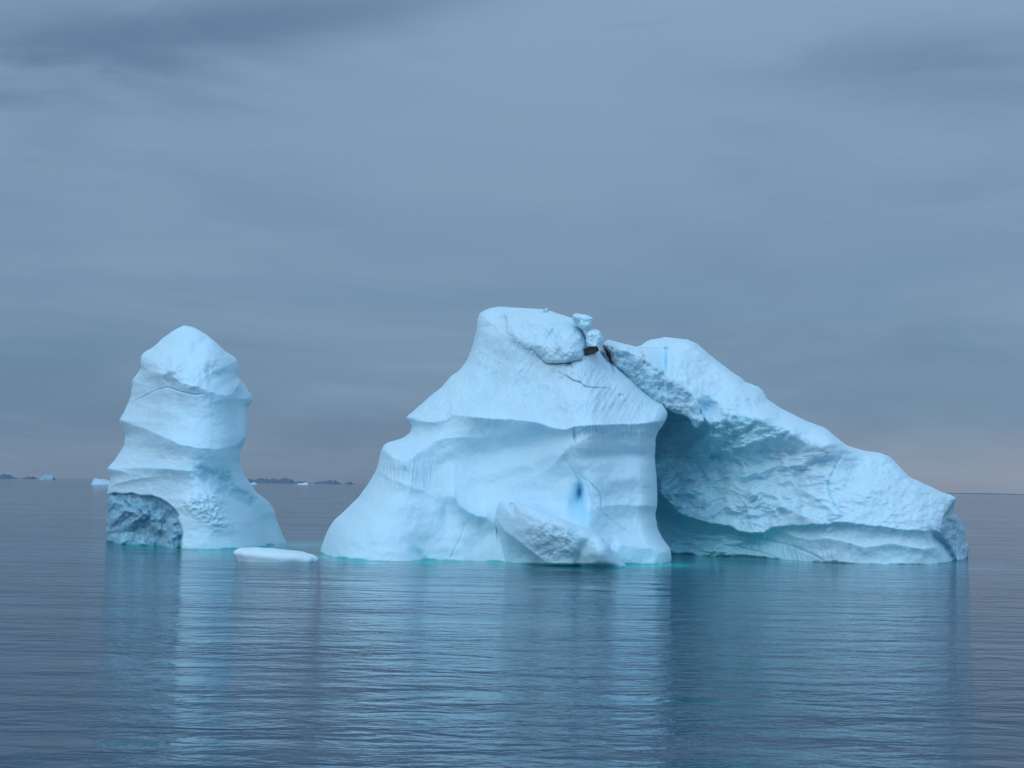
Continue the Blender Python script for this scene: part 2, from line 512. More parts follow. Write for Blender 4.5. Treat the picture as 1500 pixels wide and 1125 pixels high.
peak_rbf = rbf([(740, 452, 15), (705, 470, 13), (800, 456, 14), (760, 480, 11.5), (820, 490, 10.2), (860, 490, 12), (720, 520, 11), (790, 530, 9.5), (850, 530, 9.8), (890, 530, 12.5),
                (680, 560, 10), (740, 570, 8.2), (800, 575, 7), (860, 575, 6.6), (920, 565, 8.4), (960, 590, 8.6),
                (600, 611, 10), (640, 610, 7.5), (700, 611, 4.6), (780, 618, 3.9), (840, 623, 3.6), (900, 620, 3.6), (970, 612, 5),
                (560, 655, 8), (600, 655, 6.6), (640, 650, 6), (700, 660, 5.6), (770, 660, 5.2), (840, 655, 3.8), (900, 660, 3.6), (955, 660, 5),
                (545, 700, 6.2), (600, 710, 4.4), (660, 720, 3.4), (720, 710, 4.2), (790, 700, 4.2), (860, 700, 3.2), (910, 700, 2.8), (955, 700, 4.2),
                (500, 755, 4), (560, 760, 2.4), (620, 765, 1.8), (670, 770, 1.2), (720, 770, 1.9), (800, 750, 2.6), (880, 750, 2.2), (950, 745, 3),
                (472, 810, .8), (490, 800, .7), (560, 800, .4), (620, 805, .9), (680, 805, .2), (740, 805, .8), (900, 800, .5), (940, 790, .9), (975, 800, .8),
                (470, 818, 0), (540, 822, 0), (600, 823, 0), (640, 822, 0.2), (700, 822, 0), (780, 826, 0), (860, 830, 0), (920, 828, 0), (980, 828, 0), (470, 840, -.5), (700, 840, -.5), (980, 840, -.5)])
FIN = [(662, 727, .8), (664, 728, 1), (672, 739, 1), (686, 749, .95), (700, 755, .9), (712, 757, .7), (726, 768, .4)]
CRACK1 = [(737, 460, .4), (741, 466, .5), (742, 480, .45), (744, 489, .4), (751, 492, .4), (752, 502, .35), (762, 503, .4), (768, 511, .5), (781, 513, .6), (788, 521, .8), (794, 528), (801, 533), (818, 533), (834, 532), (842, 529), (852, 527.5, .8)]
CRACK2 = [(819, 546, .3), (830, 551, .6), (839, 557, .8), (850, 560, .8), (857, 566, .8), (870, 568, .7), (895, 568.5, .4)]
CRACKS = [CRACK1, CRACK2, [(834, 532, .7), (838, 537, .5), (837, 541, .3)], [(905, 579, .4), (913, 578.5, .4)], [(906, 594, .2), (914, 590, .35), (916, 584, .3)],
          [(869, 620, .0), (842, 640, .3)], [(872, 514, .5), (880, 508, .6)]]
BVEINS = [[(828, 675, .3), (838, 688, .6), (846, 700, .8), (849, 706, .7)], [(856, 701, .5), (868, 711, .8), (878, 721, .9), (882, 732, .8), (881, 745, .7), (884, 752, .8), (900, 766, .6), (926, 783, .4)],
          [(852, 696, .4), (860, 712, .5), (868, 733, .5), (880, 750, .6)], [(661, 816, .6), (668, 800, .5), (676, 785, .4), (682, 766, .3)], [(942, 584, .5), (941.5, 600, .4)],
          [(540, 704, .8), (546, 695, .9), (550, 688, .7)]]
CAP_POLY = [(744, 463), (768, 468), (800, 468), (836, 474), (856, 482), (862, 500), (856, 520), (842, 529), (802, 531), (790, 520), (770, 508), (752, 498), (744, 484)]


def peak_F(X, Y):
    r = peak_rbf(X, Y)
    d = 0
    d = d + ledge(X, Y, M1L, 1.0, 30, 8, fade=8, jag=1.2, seed=2)
    d = d + ledge(X, Y, M1L, .65, 6, 32, fade=34)
    d = d + ledge(X, Y, [(580, 612, 1), (596, 612), (612, 617), (630, 618), (646, 616, .8), (655, 612, .2)], 1.9, 26, 9, fade=6, jag=.8, seed=3)
    # second scallop with drip edge
    C1 = [(545, 655), (560, 657), (570, 666), (580, 673), (592, 673), (604, 669), (618, 657), (634, 647, .9), (650, 642, .7), (680, 640, .4), (720, 640, 0)]
    d = d + ledge(X, Y, C1, 1.8, 22, 20, fade=6)
    C2 = [(548, 686, .7), (556, 690, .9), (568, 698), (580, 705), (600, 711), (618, 718, .8), (636, 728, .4), (655, 738, 0)]
    d = d + ledge(X, Y, C2, .6, 20, 9, fade=6, jag=1.3, seed=6)
    d = d + ledge(X, Y, FIN, 1.7, 5, 17, fade=3, jag=.3) + ledge(X, Y, FIN, 1.0, 28, 17, fade=16)
    d = d + 1.2 * blob(X, Y, 655, 752, 9, 20) 
    g, _ = groove(X, Y, [(604, 800, .2), (614, 812, .9), (622, 822, .9)], 0.7, 6); d = d + g
    # central gully between upper flank ribs
    g, _ = groove(X, Y, [(735, 530, .3), (722, 555, .8), (706, 580, 1), (680, 600, .7)], 1.2, 13); d = d + g
    d = d - 0.9 * blob(X, Y, 745, 560, 16, 46, 25)
    # diagonal rib across the middle
    d = d + ledge(X, Y, [(700, 745, 0), (730, 720, .4), (765, 705, .7), (800, 690, .9), (822, 668, 1), (832, 652, .8), (860, 641, .7), (885, 630, .4)], 1.0, 22, 34, fade=14)
    d = d + .9 * blob(X, Y, 780, 650, 60, 18, -15) - .7 * blob(X, Y, 770, 676, 60, 12, -15)
    # horizontal melt bands on the right pillar
    band = sstep(835, 880, X)
    d = d + band * (0.75 * blob(X, Y, 930, 668, 90, 9) - 0.45 * blob(X, Y, 930, 700, 90, 16) + 0.9 * ledge(X, Y, [(880, 742, .3), (905, 739, .8), (970, 741)], 0.9, 18, 9) )
    d = d + ledge(X, Y, [(884, 640, 0), (905, 632, .6), (985, 632, .4)], .5, 10, 8)
    # cap boulder above the crack
    cm = polymask(X, Y, CAP_POLY, 3 + 5 * sstep(830, 760, X))
    d = d - cm * .75 + cm * .5 * facets(X, Y, 32, 14, 1.2)
    d = d - 1.1 * blob(X, Y, 833, 510, 22, 16, 0, 3) - .9 * blob(X, Y, 786, 505, 26, 12, 20)
    d = d + 1.1 * blob(X, Y, 722, 478, 15, 9) + .7 * blob(X, Y, 768, 472, 10, 5) + .8 * blob(X, Y, 812, 490, 7, 14, 30)
    d = d + 1.6 * blob(X, Y, 868, 515, 8, 6)
    # dark cave under the blocks
    cv = polymask(X, Y, [(855, 511), (864, 508), (875, 508), (877, 514), (870, 519), (863, 520), (856, 521)], 1.5)
    d = d + cv * 3.0
    for c in CRACKS:
        g, _ = groove(X, Y, c, 0.35, 0.95); d = d + g
    # the deep blue slot
    d = d + 1.5 * blob(X, Y, 846, 738, 13, 34, 4) + 1.5 * blob(X, Y, 849, 722, 4, 11, 4)
    for c in BVEINS:
        g, _ = groove(X, Y, c, 0.25, 1.3); d = d + g
    g, _ = groove(X, Y, [(841, 628, .6), (841.5, 640, 1), (841, 650, .3)], .5, 1.8); d = d + g
    # low foot shelf on the right
    d = d + ledge(X, Y, [(890, 805, .2), (902, 797, .8), (925, 799), (950, 803), (970, 807), (990, 812)], 1.5, 7, 40, fade=5)
    g, _ = groove(X, Y, [(900, 796, .6), (893, 806, 1), (902, 824, 1)], .8, 5); d = d + g
    # wavy drip striations under the ledges
    st = fbm(X / 2.6, Y / 38, 4.0, 3, .6)
    m = sstep(616, 624, Y) * sstep(660, 632, Y) * sstep(840, 870, X) + sstep(668, 680, Y) * sstep(725, 700, Y) * sstep(548, 560, X) * sstep(665, 630, X)
    d = d + 0.16 * m * st
    # rough wind-worn snow on the upper flank
    up = sstep(625, 600, Y)
    a = (X * 0.86 + Y * 0.5); b2 = (-X * 0.5 + Y * 0.86)
    d = d + up * (0.17 * fbm(a / 6, b2 / 26, 2.0, 4, .6) + 0.20 * fbm(X / 22, Y / 22, 3.0, 4, .5))
    d = d + 0.34 * fbm(X / 75, Y / 40, 1.1, 2)
    return r, d


def peak_tint(X, Y):
    T = np.zeros(X.shape + (4,))
    T[..., 0] = 0.55 * blob(X, Y, 850, 722, 5, 14, 4) + 0.55 * blob(X, Y, 847, 740, 12, 30, 4)
    for c in BVEINS: T[..., 0] += 0.35 * groove(X, Y, c, 1, 1.5)[1]
    T[..., 0] += 0.18 * blob(X, Y, 700, 585, 30, 10, -30) + .16 * blob(X, Y, 740, 640, 80, 12) + .35 * polymask(X, Y, [(856, 745), (880, 752), (866, 775), (850, 768)], 6)
    T[..., 0] += .5 * groove(X, Y, [(822, 482, .6), (815, 494, .6)], 1, 2)[1] + .2 * groove(X, Y, [(841, 628, .6), (841.5, 640, 1), (841, 650, .3)], 1, 1.8)[1]
    for c in CRACKS: T[..., 1] += (0.55 + .5 * fbm(X / 9, Y / 9, 1.0, 2)) * groove(X, Y, c, 1, .9)[1] + .06 * groove(X, Y, c, 1, 4)[1]
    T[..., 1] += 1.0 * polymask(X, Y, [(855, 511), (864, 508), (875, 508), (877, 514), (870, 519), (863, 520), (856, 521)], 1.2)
    n = fbm(X / 7, Y / 7, 3.3, 4, .6)
    T[..., 1] += .28 * sstep(.0, .8, n) * (blob(X, Y, 820, 545, 40, 12, 10) + blob(X, Y, 741, 466, 8, 10) + blob(X, Y, 892, 522, 14, 14) + .6 * blob(X, Y, 910, 590, 20, 8) + .5 * blob(X, Y, 841, 660, 10, 18))
    T[..., 1] += 1.0 * groove(X, Y, [(892, 524, .6), (896, 535, .6), (900, 545, .3)], 1, 1.5)[1]
    return np.clip(T, 0, 1)


b2_ = P(740, 822, float(peak_base(np.array([740.0]))[0]))[0]
arch_berg = thing('iceberg', (b2_[0] + 10, b2_[1] + 10, 0), 'huge arched iceberg with a cracked peak and a long slope falling to the right', 'iceberg')
ice_body('ice_peak', peak_left, peak_right, 840, peak_base, peak_F, ICE_WIND, arch_berg, Tf=8.0, wf=60, Tb=14, wb=80, step=0.8,
         tint=peak_tint, seed=2.0, rough=.4, wr=26, wl=60)

# =================================================================== MAIN ICEBERG: long slope and hollow wall behind the arch
slope_base = baseline([(860, 811), (985, 812.5), (1022, 814), (1083, 817), (1144, 819), (1212, 824.4), (1284, 826), (1368, 826), (1417, 823)])
slope_left = [(972, 494.5), (956, 496), (946, 500), (938, 507.3), (905, 510), (882, 512), (876, 530), (880, 560), (895, 600), (905, 650), (905, 835)]
slope_right = [(976.3, 493.9), (990, 495.4), (1009.3, 497.2), (1022, 504), (1041, 521), (1058.4, 534), (1075.5, 546.8), (1088, 555), (1093, 561), (1105.3, 562.2), (1118, 572.4),
               (1124.5, 585.2), (1143.7, 598), (1158.7, 605.5), (1180, 616), (1186, 618.5), (1208.4, 626.4), (1224, 639.6), (1240.8, 652.8), (1264.8, 660), (1298.4, 664.5), (1312.8, 678),
               (1332, 698.4), (1358.4, 710.4), (1380, 721.2), (1399.2, 726), (1400.8, 731), (1396, 745), (1397, 752), (1404, 756), (1412.4, 772.8), (1419.6, 801.6), (1417.2, 823), (1417, 840)]
slope_rbf = rbf([(975, 496, 3), (1010, 500, 4), (950, 510, 2), (890, 512, 4), (1050, 530, 6), (1090, 560, 6), (1120, 580, 7.5), (1160, 608, 8), (1210, 630, 8), (1260, 662, 8), (1310, 680, 7.4), (1360, 713, 6.2), (1398, 728, 5),
                 (905, 530, -4), (940, 528, -4.5), (970, 545, -5), (990, 560, -5), (1015, 585, -4.8), (1035, 615, -4.2), (1048, 618, -3.8),
                 (1000, 530, -1), (1040, 560, -.5), (1080, 580, -.5), (1030, 595, -3.5), (1080, 606, -1.8), (1120, 610, -1.4), (1160, 622, -1), (1210, 650, 0),
                 (900, 580, 6), (940, 600, 6), (985, 620, 2.2), (1020, 640, -.4), (1060, 645, -1.2), (1100, 645, -1.0), (1150, 650, .6), (1200, 665, 2.2),
                 (900, 660, 4.5), (960, 660, 4.2), (1010, 680, 3.0), (1060, 680, 2.4), (1110, 690, 1.4), (1160, 690, 1.5), (1220, 690, 2.4), (1280, 700, 3.8), (1340, 725, 3.6),
                 (900, 720, 3.6), (960, 720, 3.0), (1000, 740, 2.2), (1050, 755, 1.5), (1100, 765, .2), (1150, 755, .3), (1200, 750, .2), (1260, 755, .2), (1320, 762, .5), (1370, 770, 1),
                 (900, 770, 8), (970, 770, 7), (1020, 790, 4.5), (1080, 795, 2.5), (1130, 790, 1.4), (1180, 792, .3), (1240, 792, .4), (1300, 797, .2), (1360, 800, .2),
                 (900, 805, 4), (985, 806, 2), (1060, 812, .6), (1130, 815, .1), (1200, 820, 0), (1280, 822, 0), (1370, 822, 0), (1412, 810, 4), (1410, 780, 4),
                 (900, 830, 0), (1000, 830, 0), (1200, 840, -.5), (1400, 840, 1)])
LIPLINE = [(905, 512), (934, 521), (945, 529), (962, 534), (973, 545), (975, 555), (988, 556), (1005, 568), (1016, 581), (1026, 598), (1030, 612), (1040, 621), (1048, 617), (1066, 611), (1083, 609), (1116, 613), (1144, 619), (1170, 632), (1195, 645)]
BELLY = [(970, 725, .7), (978, 731, .9), (993, 749, 1.2), (1010, 757, 1.3), (1022, 761, 1.3), (1045, 766, 1.3), (1067, 769, 1.3), (1083, 777, 1.5), (1100, 780, 1.4), (1117, 779, 1.3), (1130, 773, 1.2), (1150, 769), (1175, 768), (1212, 766), (1240, 764), (1260, 768), (1290, 770), (1317, 775), (1345, 776), (1373, 778), (1380, 778)]
FOOT = [(1120, 782, .2), (1145, 778, .6), (1165, 786, .9), (1188, 791), (1212, 788), (1236, 793), (1265, 801), (1285, 799), (1303, 795), (1325, 800), (1351, 804), (1372, 802, .8)]
WVEIN = [[(1234, 666, .6), (1226, 678), (1220, 692), (1213, 706), (1212, 716), (1217, 730), (1223, 742), (1232, 750), (1242, 756, .5)], [(1337, 703, .3), (1333, 712, .5), (1322, 727, .3)],
         [(1204, 759, .8), (1218, 755), (1235, 757, .8), (1215, 764, .5)], [(1175, 781, .5), (1178, 774, .6), (1190, 768, .5)], [(1205, 783, .4), (1212, 772, .4)],
         [(1245.5, 797, .5), (1245.5, 808, .6), (1248, 820, .5)], [(1150, 742, .3), (1175, 752, .4), (1204, 761, .5)],
         [(1075, 704, .6), (1085, 696, .7), (1098, 692, .7), (1112, 692, .4)], [(1090, 785, .7), (1125, 792, .7), (1160, 800, .6), (1190, 812, .6), (1205, 821, .5)], [(1075, 800, .6), (1110, 808, .6), (1135, 816, .5)]]


def slope_F(X, Y):
    r = slope_rbf(X, Y)
    d = 0
    n = ridged(X / 34, Y / 24, 1.0, 5, .55)
    # distance from the lip line signed (under positive)
    L = np.interp(X, [p[0] for p in LIPLINE], [p[1] for p in LIPLINE])
    under = sstep(-4, 12, Y - L) * sstep(1290, 1150, X)
    xs = [p + ((1 - .75 * max(0, (p[0] - 1060) / 140)),) for p in LIPLINE]
    d = d + ledge(X, Y, xs, 1.6, 30, 20, fade=25, jag=5, seed=4)
    # folded wall of the hollow
    hol = under * sstep(780, 740, Y)
    a = X * 0.98 - Y * 0.18 + 6 * fbm(X / 40, Y / 30, 8.0, 2); b = X * 0.18 + Y * 0.98 + 8 * fbm(X / 50, Y / 40, 9.0, 2)
    d = d + hol * (0.30 * ridged(a / 60, b / 24, 2.0, 4, .5) + .75 * facets(a, b, 34, 8, 1.9) + 0.16 * fbm(a / 14, b / 8, 3.0, 4, .55))
    d = d + ledge(X, Y, [(1005, 664, 0), (1016, 650, .8), (1030, 642), (1042, 638), (1056, 640, .6), (1075, 640, 0)], 1.5, 10, 12, jag=1, seed=1)
    d = d + ledge(X, Y, [(1030, 668, .2), (1040, 660, 1), (1060, 660), (1080, 655), (1105, 648), (1130, 640, .3)], 1.4, 14, 10, jag=1, seed=7)
    d = d + 1.2 * blob(X, Y, 1043, 668, 10, 5, -12)
    d = d + 1.6 * blob(X, Y, 1036, 597, 13, 13, 30)
    d = d + ledge(X, Y, [(1060, 712, 0), (1075, 709, .6), (1100, 721, .8), (1120, 733), (1145, 741), (1170, 752, .8), (1200, 762, .4)], 1.3, 16, 14, jag=.8, seed=8)
    d = d + ledge(X, Y, [(1140, 668, 0), (1147, 675, .7), (1175, 680), (1195, 672, .8), (1220, 662, .3)], 1.2, 18, 10, jag=.8, seed=9)
    d = d + ledge(X, Y, [(1155, 700, .3), (1165, 712, .8), (1185, 722, 1), (1205, 736, 1), (1224, 752, .7)], 1.2, 18, 12, jag=.8, seed=12)
    d = d + ledge(X, Y, [(970, 718, .5), (1000, 712, .8), (1030, 706, .8), (1060, 706, .4)], 1.0, 14, 12, jag=1.2, seed=13)
    g, _ = groove(X, Y, [(1022, 682, .5), (1032, 700, .9), (1036, 716, .4)], .7, 4); d = d + g
    g, _ = groove(X, Y, [(1052, 690, .5), (1060, 706, .9)], .7, 4); d = d + g
    # main undercut and its foot
    d = d + ledge(X, Y, BELLY, 2.0, 34, 11, fade=10, jag=1.4, seed=5)
    d = d + ledge(X, Y, FOOT, 1.0, 10, 18, fade=10, jag=.4, seed=6)
    d = d + ledge(X, Y, [(985, 806, .6), (1040, 800, .6), (1090, 792, .3)], .8, 5, 6, fade=8)
    st = fbm(X / 2.6 - Y * .06, Y / 40, 9.0, 3, .6)
    d = d + 0.17 * st * sstep(786, 796, Y) * sstep(1060, 1090, X) * sstep(1250, 1200, X)
    low = sstep(765, 790, Y) * sstep(1120, 1040, X)
    d = d + low * (.35 * ridged(X / 40, Y / 7, 2.2, 3, .6) + .7 * facets(X, Y, 30, 15, 2.2))
    # the top snow: blue re-entrant corner and soft hummocks
    d = d + sstep(979, 974, X) * sstep(940, 968, X) * sstep(556, 525, Y) * sstep(495, 535, Y) * 2.4
    d = d - .8 * blob(X, Y, 1108, 575, 14, 12)
    d = d + ledge(X, Y, [(1060, 585, 0), (1085, 582, .6), (1120, 583, .4)], .7, 12, 6, jag=1)
    snow = 1 - under
    d = d + snow * (0.16 * ridged(X / 38, Y / 22, 6.0, 5, .55) + .42 * facets(X, Y, 36, 11, 1.4) + .14 * fbm(X / 9, Y / 6, 5.0, 3, .6)) * sstep(790, 765, Y)
    d = d + .35 * fbm(X / 90, Y / 50, 2.0, 3)
    for c in WVEIN:
        g, _ = groove(X, Y, c, .3, 1.7); d = d + g
    # facet texture on the mid wall
    d = d + .6 * facets(X, Y, 18, 9) * polymask(X, Y, [(1080, 730), (1120, 725), (1148, 745), (1145, 768), (1120, 778), (1080, 774)], 8)
    # broken right-hand end: turns away behind an edge
    ex = np.interp(Y, [726, 731, 740, 752, 765, 778, 790, 815, 826], [1400, 1399, 1391, 1384, 1378, 1373, 1374, 1388, 1397])
    e = np.clip((X - ex) / 10, 0, 4)
    d = d + e * 1.7 * sstep(722, 734, Y)
    endm = sstep(0, 3, X - ex)
    d = d + endm * 1.0 * facets(X, Y, 17, 10, .7)
    g, _ = groove(X, Y, [(1366, 781, .3), (1374, 790, .9), (1384, 802), (1393, 815), (1398, 826)], 3.5, 6); d = d + g
    return r, d


def slope_tint(X, Y):
    T = np.zeros(X.shape + (4,))
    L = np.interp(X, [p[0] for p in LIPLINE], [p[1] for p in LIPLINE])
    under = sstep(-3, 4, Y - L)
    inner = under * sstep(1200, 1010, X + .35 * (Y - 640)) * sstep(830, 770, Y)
    T[..., 3] = .75 * inner  # bounced light inside the hollow, put into the colour as teal
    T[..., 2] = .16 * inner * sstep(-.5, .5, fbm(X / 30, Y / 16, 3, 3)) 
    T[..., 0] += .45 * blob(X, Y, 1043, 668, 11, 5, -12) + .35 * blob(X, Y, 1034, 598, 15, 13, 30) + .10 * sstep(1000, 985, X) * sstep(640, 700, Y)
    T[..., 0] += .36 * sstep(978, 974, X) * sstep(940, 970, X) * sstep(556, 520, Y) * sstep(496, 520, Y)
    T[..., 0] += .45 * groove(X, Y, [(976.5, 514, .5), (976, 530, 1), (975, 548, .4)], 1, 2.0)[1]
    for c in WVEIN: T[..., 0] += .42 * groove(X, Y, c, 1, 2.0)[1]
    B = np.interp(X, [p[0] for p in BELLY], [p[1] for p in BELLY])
    T[..., 3] += .9 * sstep(1220, 1080, X) * sstep(-2, 8, Y - B)  # shade of the undercut below the belly, coloured in as teal
    T[..., 3] += .45 * blob(Y * 0 , Y - B - 6, 0, 0, 10, 7) * sstep(1260, 1140, X)  # denser band of that painted shade close under the belly edge
    ex = np.interp(Y, [726, 731, 740, 752, 765, 778, 790, 815, 826], [1400, 1399, 1391, 1384, 1378, 1373, 1374, 1388, 1397])
    T[..., 2] += .8 * sstep(0, 2.5, X - ex) * sstep(728, 738, Y)
    T[..., 0] += .5 * groove(X, Y, [(1366, 781, .3), (1374, 790, .9), (1384, 802), (1393, 815), (1398, 826)], 1, 6)[1]
    T[..., 2] += .15 * polymask(X, Y, [(1080, 730), (1120, 725), (1148, 745), (1145, 768), (1120, 778), (1080, 774)], 6)
    T[..., 1] += .2 * blob(X, Y, 900, 515, 20, 8)
    return np.clip(T, 0, 1)


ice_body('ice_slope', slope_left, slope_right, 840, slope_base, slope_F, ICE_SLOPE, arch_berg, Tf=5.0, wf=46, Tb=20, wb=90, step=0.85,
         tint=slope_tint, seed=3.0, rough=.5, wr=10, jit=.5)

# =================================================================== arch: crumbled rib joining peak and slope, underside shade painted in as grey
arch_base = lambda X: np.interp(X, [880, 960, 1000, 1035], [162.0, 160.5, 160.5, 161]) + 0 * X
arch_left = [(890, 498), (884, 503), (881, 509), (879, 516), (886, 525), (898, 533), (913, 547), (934, 568), (955, 586), (966, 593), (975, 598), (984, 603), (992, 606.5), (1004, 609), (1009, 613), (1013, 619), (1017, 626)]
arch_right = [(892, 497.7), (902, 500.5), (915, 503.5), (932, 508), (940, 513), (944, 521), (948, 529), (962, 533), (967, 538), (973, 543), (974, 554), (987, 556), (999, 561), (1007, 570), (1012, 575), (1017, 583), (1026, 594), (1027, 604), (1032, 614), (1029, 620), (1022, 626)]
CREST = [(882, 505), (895, 507), (905, 510), (920, 515), (934, 521), (945, 528), (962, 534), (972, 542), (976, 555), (988, 556), (1005, 568), (1016, 582), (1026, 599), (1032, 616)]


def arch_F(X, Y):
    cy = np.interp(X, [p[0] for p in CREST], [p[1] for p in CREST])
    q = Y - cy
    r = np.where(q > 0, .030 * q, .16 * np.abs(q))
    d = .15 * ridged(X / 24, Y / 20, 2.5, 4, .55) + .62 * facets(X, Y, 23, 6) + .08 * fbm(X / 7, Y / 7, 1, 3, .6) + .25 * np.floor(3 * fbm(X / 16, Y / 13, 4.0, 2)) / 3
    g, _ = groove(X, Y, [(884, 508, .8), (890, 515), (894, 526), (898, 536, .4)], 1.2, 3.0); d = d + g
    return r, d


def arch_tint(X, Y):
    T = np.zeros(X.shape + (4,))
    top = np.interp(X, [p[0] for p in arch_right], [p[1] for p in arch_right])
    T[..., 2] = .20 * sstep(0, 4, Y - np.interp(X, [p[0] for p in CREST], [p[1] for p in CREST]) + 2 * fbm(X / 10, Y / 10, 0, 3)) * sstep(890, 915, X) + .1  # greyer below the crest: underside shade put into the colour
    n = fbm(X / 4 + Y / 6, Y / 9 - X / 14, 2.0, 4, .65)
    T[..., 1] = sstep(-.1, .4, n) * (.9 * blob(X, Y, 893, 520, 10, 13, -30) + .6 * blob(X, Y, 931, 550, 11, 9, 40)) + .35 * blob(X, Y, 892, 516, 14, 12) 
    T[..., 1] += .9 * groove(X, Y, [(884, 508, .8), (890, 515), (894, 526), (898, 536, .4)], 1, 1.8)[1]
    T[..., 3] = .35 * sstep(22, 50, Y - top)
    return np.clip(T, 0, 1)


ice_body('arch', arch_left, arch_right, 626, arch_base, arch_F, ICE_CRUMB, arch_berg, Tf=.7, wf=5, Tb=6, wb=30, step=0.7,
         tint=arch_tint, seed=6.0, rough=.8, jit=1.6, jf=6.0)


# =================================================================== front spur and blocks
def simple_tint(b=0.0, c=0.0):
    def f(X, Y):
        T = np.zeros(X.shape + (4,)); T[..., 0] = b; T[..., 2] = c
        return T
    return f


spur_base = baseline([(725, 821), (760, 826), (800, 829.5), (850, 831.5), (905, 832.5), (918, 831)])
spur_left = [(734, 733), (731, 736), (727, 747), (725.5, 760), (727, 772), (731, 784), (732.5, 800), (731, 815), (730, 845)]
spur_right = [(735.5, 732.5), (739, 734.5), (750, 736.5), (762, 738), (772, 741), (785, 746), (797, 751.5), (815, 757), (838, 766), (860, 773), (875, 782), (882, 787), (886, 793), (893, 800), (899, 811), (908, 821), (917, 828), (919, 845)]
spur_rbf = rbf([(735, 735, -1.2), (760, 740, -1.2), (800, 753, -1.0), (840, 768, -.6), (880, 788, .2), (730, 770, -1.4), (760, 765, -1.8), (790, 775, -1.8), (830, 785, -1.4), (865, 790, -.6), (745, 790, -.8), (770, 800, -.4), (800, 812, 0), (790, 790, -1.6),
                (830, 810, -.6), (850, 820, 0), (880, 800, -.9), (890, 820, -.6), (740, 822, .6), (780, 826, .8), (820, 829, 0), (860, 831, 0), (905, 832, 0), (740, 845, 0), (900, 845, -.3), (820, 845, 0)])


def spur_F(X, Y):
    r = spur_rbf(X, Y)
    d = ledge(X, Y, [(722, 745, .4), (730, 765, .8), (740, 778), (755, 788), (770, 800), (785, 812, .8), (800, 822, .3), (812, 828, 0)], 1.5, 30, 12, fade=8)
    m = polymask(X, Y, [(775, 760), (820, 762), (850, 772), (846, 800), (842, 828), (805, 822), (780, 800), (768, 785)], 14)
    d = d + m * (.08 * ridged(X / 17, Y / 15, 2.0, 4, .55) + .30 * facets(X, Y, 20, 12)) + .12 * fbm(X / 18, Y / 14, 3, 3)
    g, _ = groove(X, Y, [(749, 734, 1), (750, 742, .9), (752, 750, .3)], 1.6, 4.5); d = d + g
    g, _ = groove(X, Y, [(868, 790, .3), (856, 800, .8), (848, 812, 1), (845, 832, 1)], 0.9, 7); d = d + g
    d = d - 1.0 * blob(X, Y, 880, 812, 18, 20)
    d = d + ledge(X, Y, [(858, 800, .2), (872, 790, .8), (880, 789), (890, 800, .6)], .7, 3, 14)
    d = d + 1.1 * sstep(824, 831, Y) * sstep(925, 880, X)
    return r, d


def spur_tint(X, Y):
    T = np.zeros(X.shape + (4,))
    m = polymask(X, Y, [(775, 760), (820, 762), (850, 772), (846, 800), (842, 828), (805, 822), (780, 800), (768, 785)], 14)
    T[..., 2] = .12 + m * (.05 + .14 * sstep(-.3, .4, fbm(X / 14, Y / 12, 2, 4)))
    return T


ice_body('ice_spur', spur_left, spur_right, 845, spur_base, spur_F, ICE, arch_berg, Tf=2.0, wf=14, Tb=7, wb=26, step=0.7, tint=spur_tint, seed=8.0, rough=.3, jit=.3)

for nm, lf, rt, yb, dep, tb, sd in (
        ('ice_block', [(842, 459), (839, 461), (838, 467), (841, 473), (848, 480), (856, 486)], [(846, 459.2), (858, 461), (867, 462.5), (870, 468), (867, 474), (863, 480), (860, 487)], 487, 155.5, 2.5, 1.0),
        ('ice_block', [(868, 482.5), (862, 484), (858, 489), (858, 499), (859, 507)], [(872, 482), (879, 484), (880, 488), (884, 494), (884, 502), (880, 507)], 507, 154.8, 3.5, 2.0),
        ('ice_block', [(800, 451), (796, 455), (795, 458)], [(802, 451.2), (803, 453), (803.5, 458)], 458, 155.5, .6, 3.0)):
    ice_body(nm, lf, rt, yb, lambda X, dep=dep: X * 0 + dep,
             lambda X, Y, sd=sd: (0 * X, .55 * facets(X, Y, 11, 13 + sd)), ICE, arch_berg,
             Tf=tb * .7, wf=9, Tb=tb, wb=9, step=0.6, tint=simple_tint(.05, .0), seed=sd, rough=.3, jit=.7, jf=5)

# =================================================================== small floe
floe_pts_l = [(370, 806.5), (352, 808), (343, 811), (339.5, 815), (342, 820), (348, 826), (352, 834)]
floe_pts_r = [(385, 806.3), (412, 807.3), (436, 809.5), (454, 813.5), (461.5, 818), (460, 822), (454, 828), (450, 834)]
fb = float(water_y([400], [823.5])[0])
fc = P(400, 823.5, fb)[0]
# an elongated, smoothly melted pan of ice, wider at the waterline lip than below
nu, nv = 120, 40
th = np.linspace(0, 2 * np.pi, nu, endpoint=False)
ring = []
prof = [(0.0, 1.22), (.25, 1.21), (.5, 1.16), (.7, 1.08), (.85, .96), (.94, .80), (.985, .65), (1.0, .48), (.985, .3), (.95, .12), (.92, -.2), (.88, -.6), (.6, -.9), (.0, -1.0)]
fv = []
A_, B_ = 4.05, 2.6
for (rr, zz) in prof:
    wob = 1 + .06 * np.cos(2 * th + .5) + .03 * np.sin(3 * th) + .015 * np.sin(7 * th)
    wob = wob * (1 + .05 * perlin(np.cos(th) * 3 + 4, np.sin(th) * 3 + rr, zz) * min(1, rr * 1.2))
    x = fc[0] + A_ * rr * np.cos(th) * wob; y = fc[1] + 1.6 + B_ * rr * np.sin(th) * wob
    z = zz - (.085 * (x - fc[0])) * (zz > 0) * .8 + (zz > .9) * .16 * fbm((x - fc[0]) / 1.6, (y - fc[1]) / 1.2, 5.0, 3)
    fv.append(np.stack([x, y, z + 0 * x], 1))
fv = np.concatenate(fv)
fi = np.arange(len(prof) * nu).reshape(len(prof), nu)
a, b = fi[:-1], fi[1:]
